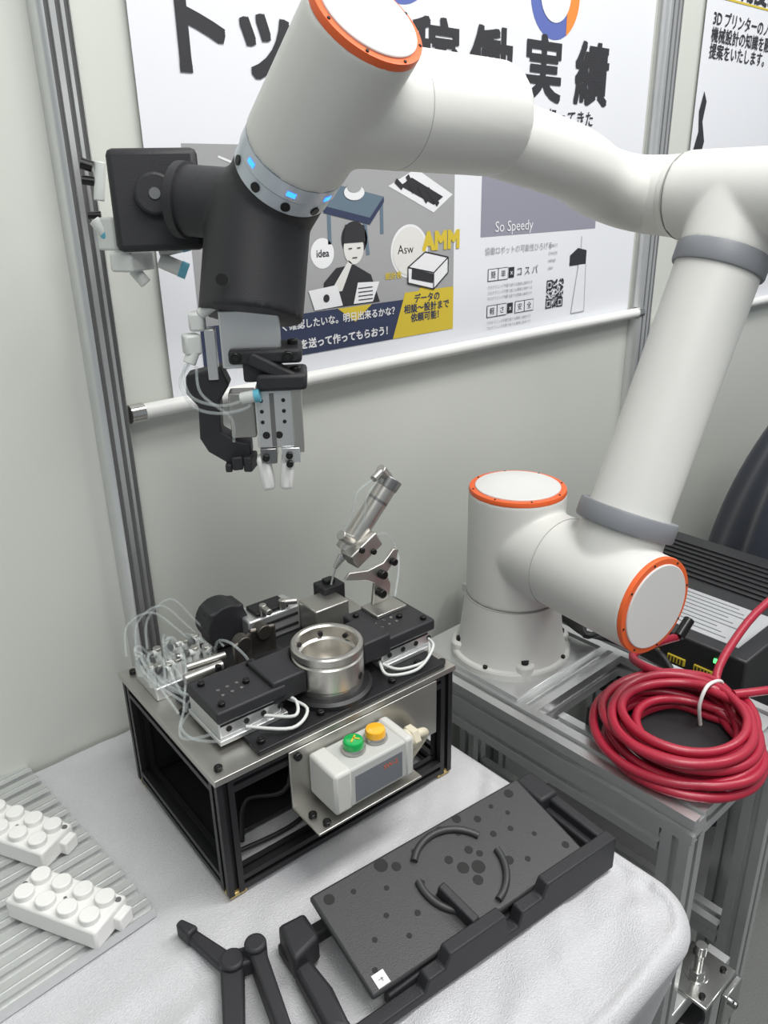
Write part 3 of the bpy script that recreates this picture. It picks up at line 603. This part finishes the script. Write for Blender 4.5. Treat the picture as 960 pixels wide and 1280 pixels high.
path=[Sm,Sm-a*.022,Bp+V((-.012,-.008,.002)),Bp+V((-.045,.012,.008)),Bp+V((-.11,.014,.022)),Bp+(F1-Bp)*.6,F1+V((-.03,0,0))]
pts=catmull(path,10); rad=[]; nP=len(pts)
for i in range(nP):
    t=i/(nP-1); rad.append(.0585-.0035*min(1,t/.25) if t<.3 else .055-.0125*((t-.3)/.7))
bm=bmesh.new(); sweepbm(bm,pts,rad,64); me=bpy.data.meshes.new('forearm_tube'); bm.to_mesh(me); bm.free(); link('forearm_tube',me,RB,M_rob,ang=60)
c0=V((.5215,.606,1.633)); l0=V((.519,.743,1.510)); nn=(l0-c0).normalized(); LL=(l0-c0).length
Tm=c0+nn*(LL*.47)
hA=V((.760,.664,1.567))
remesh('wrist_casting',RB,[('c',hA,V((Tm.x,Tm.y,Tm.z)),.0595,.0565),('c',c0,c0+nn*.148,.0555)],M_rob,.003,14)
ringcap('wrist_cap',c0,-nn,.0545)
seam('wrist_seam',Tm+(hA-Tm)*.38,(hA-Tm),.0574)
revolve('led_ring',RB,c0+nn*.146,nn,[(.050,0),(.0545,.001),(.0545,.018),(.053,.020),(.053,.036),(.051,.038)],M_ring,80)
vd=(V((0,0,1.5))-l0); e1=(vd-nn*vd.dot(nn)).normalized(); e2=nn.cross(e1)
if e2.dot(V((.747,-.664,0)))<0: e2=-e2
def leds():
    bm=bmesh.new()
    for t in (-36,16,62):
        for k in range(4):
            t0=math.radians(t-5+2.5*k); t1=math.radians(t-5+2.5*(k+1)); r=.0549
            P_=[c0+nn*(.154+dz)+(e1*math.cos(tt)+e2*math.sin(tt))*r for tt,dz in ((t0,0),(t1,0),(t1,.0055),(t0,.0055))]
            bm.faces.new([bm.verts.new(p) for p in P_])
    bmesh.ops.remove_doubles(bm,verts=bm.verts,dist=1e-5)
    me=bpy.data.meshes.new('led_windows'); bm.to_mesh(me); bm.free(); link('led_windows',me,RB,M_led)
leds()
cyls('flange_screws',RB,[(c0+nn*.174+(e1*math.cos(t)+e2*math.sin(t))*.052,c0+nn*.174+(e1*math.cos(t)+e2*math.sin(t))*.0545,.005) for t in (-1,-.35,.3,.95)],M_boltk,16)
RX3=V((.508,.775,1.475)); G0=V((.474,.753,1.372))
remesh('tool_adapter',RB,[('c',l0-nn*.002,l0+nn*.05,.052),('c',RX3,G0,.056),('s',RX3,.056),('c',V((.505,.772,1.482)),V((.455,.850,1.490)),.037)],M_blkp,.0028,5)
cyls('adapter_holes',RB,[(G0+V((0,0,.045))+V((-.62,-.78,0))*.054+V((.747,-.664,0))*s_,G0+V((0,0,.045))+V((-.62,-.78,0))*.0575+V((.747,-.664,0))*s_,.006) for s_ in (-.02,)],M_alud,16)
pn=V((-.50,-.86,.08)).normalized(); px_=V((.86,-.50,0)).normalized(); pz_=px_.cross(pn)*1
if pz_.z<0: pz_=-pz_
PM=Matrix((px_,-pn,pz_)).transposed()
pc=V((.439,.871,1.490))
box('camera_plate',RB,pc,(.096,.014,.106),M_blkp,.010,PM)
cyl('camera_knob',RB,pc+pn*.006+pz_*.006,pc+pn*.018+pz_*.006,.022,M_blkp,bev=.003); cyl('camera_knob_screw',RB,pc+pn*.018+pz_*.006,pc+pn*.0195+pz_*.006,.006,M_bolt)
revolve('side_flange',RB,V((.462,.838,1.489)),V((-.05,.078,.008)),[(.030,0),(.040,.002),(.040,.012),(.034,.014)],M_blkp,48)
fb=pc+px_*(-.036)+pn*(-.03)+pz_*(-.062)
boxes('rear_valves',RB,[(fb+V((0,0,.0)),(.045,.03,.022),.5),(fb+px_*(-.02)+pz_*.03,(.018,.03,.036),.3)],M_fit,.003)
cyls('rear_fittings',RB,[(fb+px_*.03,fb+px_*.055+pz_*(-.012),.009),(fb+px_*.03+pz_*.010,fb+px_*.060+pz_*.016,.008),(fb+px_*(-.025)+pz_*.03,fb+px_*(-.036)+pz_*.045,.007),(fb+px_*(-.028)+pz_*.065,fb+px_*(-.022)+pz_*.105,.006),(fb+pz_*(-.01),fb+px_*.012+pz_*(-.026),.007)],M_fit,16,.001)
cyls('rear_collars',RB,[(fb+px_*.052+pz_*(-.0105),fb+px_*.060+pz_*(-.0142),.0095),(fb+px_*.056+pz_*.0152,fb+px_*.065+pz_*.0172,.0085),(fb+px_*(-.022)+pz_*.026,fb+px_*(-.026)+pz_*.0315,.0075)],M_teal,16)
cyls('rear_screws',RB,[(fb+px_*(-.03)+pz_*.085,fb+px_*(-.043)+pz_*.087,.005),(fb+px_*(-.03)+pz_*.100,fb+px_*(-.042)+pz_*.104,.006),(fb+px_*(-.028)+pz_*.05,fb+px_*(-.042)+pz_*.05,.004)],M_boltk,12)
GR=empty('gripper',G0+V((-.006,.004,.010)),math.atan2(-.6,.8)); GR.parent=RB
bx('mount_plate',GR,(-.026,-.018,-.062),(.038,-.006,.0),M_alu,.002); bx('mount_plate_b',GR,(-.024,-.006,-.05),(.030,.02,.0),M_plate,.002)
bx('cross_block',GR,(-.018,-.03,-.056),(.060,.028,-.040),M_blkp,.004); bx('cross_lower',GR,(.010,-.036,-.084),(.064,.02,-.066),M_blkp,.004)
bx('cross_web',GR,(-.004,-.026,-.076),(.03,.02,-.05),M_blkp,.003)
box('cross_wedge',GR,(.03,-.024,-.062),(.06,.02,.014),M_blkp,.003,(0,.5,0))
bolts('cross_bolts',GR,[(-.010,-.03,-.048),(.045,-.03,-.048)],.006,.005,M_boltk,(0,-1,0)); bolts('cross_bolts_top',GR,[(.05,.0,-.040),(.052,-.02,-.066)],.006,.005,M_boltk)
bx('gripper_body',GR,(.006,-.028,-.150),(.053,.010,-.084),M_alu,.002); bx('gripper_side',GR,(.046,-.0295,-.156),(.057,.0,-.084),M_plate,.001)
bx('gripper_slot',GR,(.022,-.0285,-.148),(.027,-.0275,-.088),M_slot,0)
cyls('gripper_holes',GR,[((x,-.0284,z),(x,-.0276,z),.0022) for x in (.013,.037) for z in (-.096,-.108,-.120)]+[((x,-.0284,z),(x,-.0276,z),.0042) for x in (.030,.016) for z in (-.135,)],M_alud,12)
bx('finger_block_l',GR,(.008,-.03,-.168),(.026,.004,-.150),M_bolt,.001); bx('finger_block_r',GR,(.032,-.03,-.168),(.052,.004,-.150),M_alu,.001)
for k,(x0_,x1_) in enumerate(((.004,.020),(.028,.044))):
    box('finger_%d'%k,GR,((x0_+x1_)/2,-.02,-.180),(.015,.020,.042),M_wp,.005,(0,.12 if k else -.12,0))
bolts('finger_bolts',GR,[(.014,-.030,-.160),(.040,-.030,-.158),(.040,-.030,-.168)],.004,.005,M_boltk,(0,-1,0))
slab('hook_jaw',GR,[(-.068,-.070),(-.030,-.062),(-.022,-.082),(-.034,-.10),(-.036,-.135),(-.018,-.147),(-.004,-.150),(-.004,-.166),(-.014,-.178),(-.032,-.172),(-.052,-.158),(-.060,-.142),(-.058,-.105),(-.070,-.09)],.022,-.008,M_blkp)
boxes('jaw_pads',GR,[((-.022,-.004,-.17),(.012,.03,.016),.2),((-.006,-.004,-.172),(.01,.028,.018),-.2),((-.03,-.006,-.176),(.008,.02,.01))],M_blkp,.002)
bx('jaw_plate',GR,(-.024,-.012,-.142),(.004,.014,-.09),M_plate,.002)
boxes('white_valves',GR,[((-.050,-.004,-.012),(.016,.022,.02)),((-.058,-.006,-.036),(.018,.02,.022),.4)],M_fit,.003)
cyls('valve_fittings',GR,[((-.045,-.01,-.004),(-.03,-.014,.006),.006),((-.055,-.008,-.04),(-.062,-.012,-.056),.007),((-.008,-.03,-.092),(.011,-.034,-.088),.0065)],M_fit,14,.001)
cyls('valve_collars',GR,[((.007,-.034,-.089),(.013,-.0345,-.088),.007)],M_teal,14); bx('silver_bar',GR,(-.043,-.012,-.075),(-.032,.004,-.02),M_alu,.001)
tubes('air_tubes',GR,[[(-.062,-.012,-.056),(-.073,-.02,-.075),(-.058,-.035,-.098),(-.03,-.04,-.105),(.0,-.036,-.10),(-.005,-.03,-.092)],[(-.06,-.014,-.05),(-.068,-.02,-.065),(-.060,-.032,-.088),(-.03,-.038,-.097),(-.004,-.034,-.093)],[(-.055,-.01,-.06),(-.05,-.03,-.085),(-.02,-.036,-.112),(-.02,-.03,-.14)]],.0018,M_clear)
# ================================================================= RED HOSE COIL
HC=empty('red_hose_coil'); r6=random.Random(4); cc=V((.928,.430,.766)); pts=[]
pts+= [V((1.50,.36,.93)),V((1.36,.42,.90)),V((1.225,.455,.855)),V((1.14,.46,.82)),V((1.07,.45,.79))]
Rs=(.108,.094,.080,.101,.087,.114,.074,.098,.106,.09,.083,.099); Zs=(.0,.0,.0,.0145,.0145,.0145,.016,.029,.029,.030,.042,.043)
for k in range(12):
    ox=r6.uniform(-.015,.015); oy=r6.uniform(-.015,.015); ec=1+r6.uniform(-.07,.07); ph_=r6.uniform(0,6)
    for i in range(14):
        an=2*math.pi*i/14; rr=Rs[k]*(1+.035*math.sin(2*an+ph_))
        pts.append(V((cc.x+ox+rr*ec*math.cos(an),cc.y+oy+rr/ec*math.sin(an),.7575+Zs[k]+.003*math.sin(an*2+ph_)+.003)))
pts+=[V((cc.x+.08,cc.y+.05,.80)),V((cc.x+.07,cc.y+.10,.80)),V((cc.x+.10,cc.y+.14,.79)),V((cc.x+.145,cc.y+.125,.80)),V((cc.x+.165,cc.y+.10,.815))]
bm=bmesh.new(); sweepbm(bm,catmull(pts,4),.0066,12); me=bpy.data.meshes.new('hose'); bm.to_mesh(me); bm.free(); link('hose',me,HC,M_red,ang=80)
cyl('hose_connector',HC,(cc.x+.165,cc.y+.10,.815),(cc.x+.195,cc.y+.10,.835),.009,M_boltk,bev=.001)
tube('cable_tie',HC,[(.990,.428,.752),(.982,.43,.79),(1.0,.43,.815),(1.045,.43,.80),(1.048,.43,.765)],.0028,M_wp)
tube('hose_lead',HC,[(1.02,.40,.805),(1.08,.37,.80),(1.2,.33,.78),(1.35,.30,.70)],.0066,M_red,8,12)
# ================================================================= CONTROLLER
CP=empty('robot_controller',(1.18,.50,0),0)
bx('case',CP,(0,-.05,.6215),(.41,.42,.765),M_pc,.004)
bx('lid_label',CP,(.03,-.02,.765),(.17,.36,.7665),M_paper,0)
boxes('label_print',CP,[((.045+.014*k,.17,.7668),(.003,.32-.03*(k%3),.0004)) for k in range(9)],M_lab,0)
boxes('lid_ribs',CP,[((.22+.02*k,.18,.767),(.006,.36,.004)) for k in range(8)],M_pc,.001)
boxes('connector_slots',CP,[((-.001,.02+.05*k,.715),(.004,.034,.014)) for k in range(6)],M_iny,.001)
boxes('connectors_dark',CP,[((-.002,.02+.05*k,.67),(.006,.03,.02)) for k in range(8)],M_lab,.001)
boxes('connector_pins',CP,[((-.0035,.008+.05*k+.006*j,.715),(.002,.002,.010)) for k in range(6) for j in range(5)],M_alud,0)
box('green_lamp',CP,(-.002,.0,.745),(.004,.008,.008),mat('green_lamp',(.1,.9,.2),.4,emit=2),.001)
box('blue_plug',CP,(-.004,.33,.735),(.008,.018,.012),M_inbl,.001)
tubes('cables',CP,[[(-.003,.05,.69),(-.04,.06,.68),(-.05,.12,.65),(-.03,.2,.64)],[(-.003,.15,.69),(-.05,.16,.70),(-.05,.22,.67),(-.02,.3,.65)]],.006,M_cabk)
CS=empty('equipment_rack'); bx('shelf',CS,(1.15,.40,.60),(1.598,.98,.62),M_pc,.002)
for x in (1.172,1.576):
    for y in (.422,.958): extr('leg',CS,s45,(x,y,0),(x,y,.60),(1,0,0),M_alu)
CB=empty('cable_bundle'); tubes('cables',CB,[[(1.03+.004*k,.80,.765),(1.062,.74-.01*k,.775+.006*k),(1.055-.01*k,.685-.008*k,.772+.006*k),(1.075,.64,.768+.004*k),(1.085,.585-.006*k,.762+.004*k),(1.083,.53,.758)] for k in range(5)],.0055,M_cabk)
# ================================================================= DARK DRAPED CLOTH
def drape():
    e=empty('draped_dark_cloth'); bm=bmesh.new(); g=[]
    N=180; Mz=30; cx=2.12; cy=.60
    for j in range(Mz+1):
        z=1.0*j/Mz; row=[]
        for i in range(N):
            ang=2*math.pi*i/N
            sl=1-.40*(j/Mz)**4; fo=.055*math.sin(ang*11+j*.05)+.035*math.sin(ang*23+1.3-j*.08)
            rr=(1+fo*(1.1-j/Mz*.7))*sl
            row.append(bm.verts.new((cx+rr*.46*math.cos(ang),cy+rr*.33*math.sin(ang),z+.02*math.sin(ang*3)*(j/Mz))))
        g.append(row)
    for p_,q_ in zip(g,g[1:]):
        for i in range(N): bm.faces.new((p_[i],p_[(i+1)%N],q_[(i+1)%N],q_[i]))
    c=bm.verts.new((cx,cy,1.05))
    for i in range(N): bm.faces.new((g[-1][i],g[-1][(i+1)%N],c))
    me=bpy.data.meshes.new('cloth'); bm.to_mesh(me); bm.free(); link('cloth',me,e,M_navy,ang=180)
drape()
# ================================================================= LIGHTS / WORLD / CAMERA
w=bpy.data.worlds.new('w'); sc.world=w; w.use_nodes=True; w.node_tree.nodes['Background'].inputs[0].default_value=(.86,.93,.97,1); w.node_tree.nodes['Background'].inputs[1].default_value=.33
def area(loc,rot,sx,sy,e,col=(1,.99,.965)):
    l=bpy.data.lights.new('ceiling_light','AREA'); l.shape='RECTANGLE'; l.size=sx; l.size_y=sy; l.energy=e; l.color=col
    o=bpy.data.objects.new('ceiling_light',l); o.location=loc; o.rotation_euler=rot; sc.collection.objects.link(o)
area((.9,-.1,3.2),(math.radians(8),0,0),1.6,.5,46); area((-.6,-1.2,3.3),(math.radians(30),0,0),2,.6,34); area((2.6,-.4,3.2),(math.radians(10),math.radians(20),0),.6,1.6,34)
F=998.0; th=math.radians(22.2); ph=math.radians(1.12); hd=math.radians(48.8)
h=V((math.cos(hd),math.sin(hd),0)); r0=V((math.sin(hd),-math.cos(hd),0)); f=h*math.cos(th)-V((0,0,1))*math.sin(th); u0=r0.cross(f)
R=r0*math.cos(ph)-u0*math.sin(ph); U=r0*math.sin(ph)+u0*math.cos(ph)
cam=bpy.data.cameras.new('camera'); co=bpy.data.objects.new('camera',cam); sc.collection.objects.link(co)
MM=Matrix((R,U,-f)).transposed().to_4x4(); MM.translation=V((0,0,1.5)); co.matrix_world=MM
cam.sensor_fit='VERTICAL'; cam.sensor_height=36; cam.lens=F/1280*36; cam.clip_start=.02
sc.camera=co
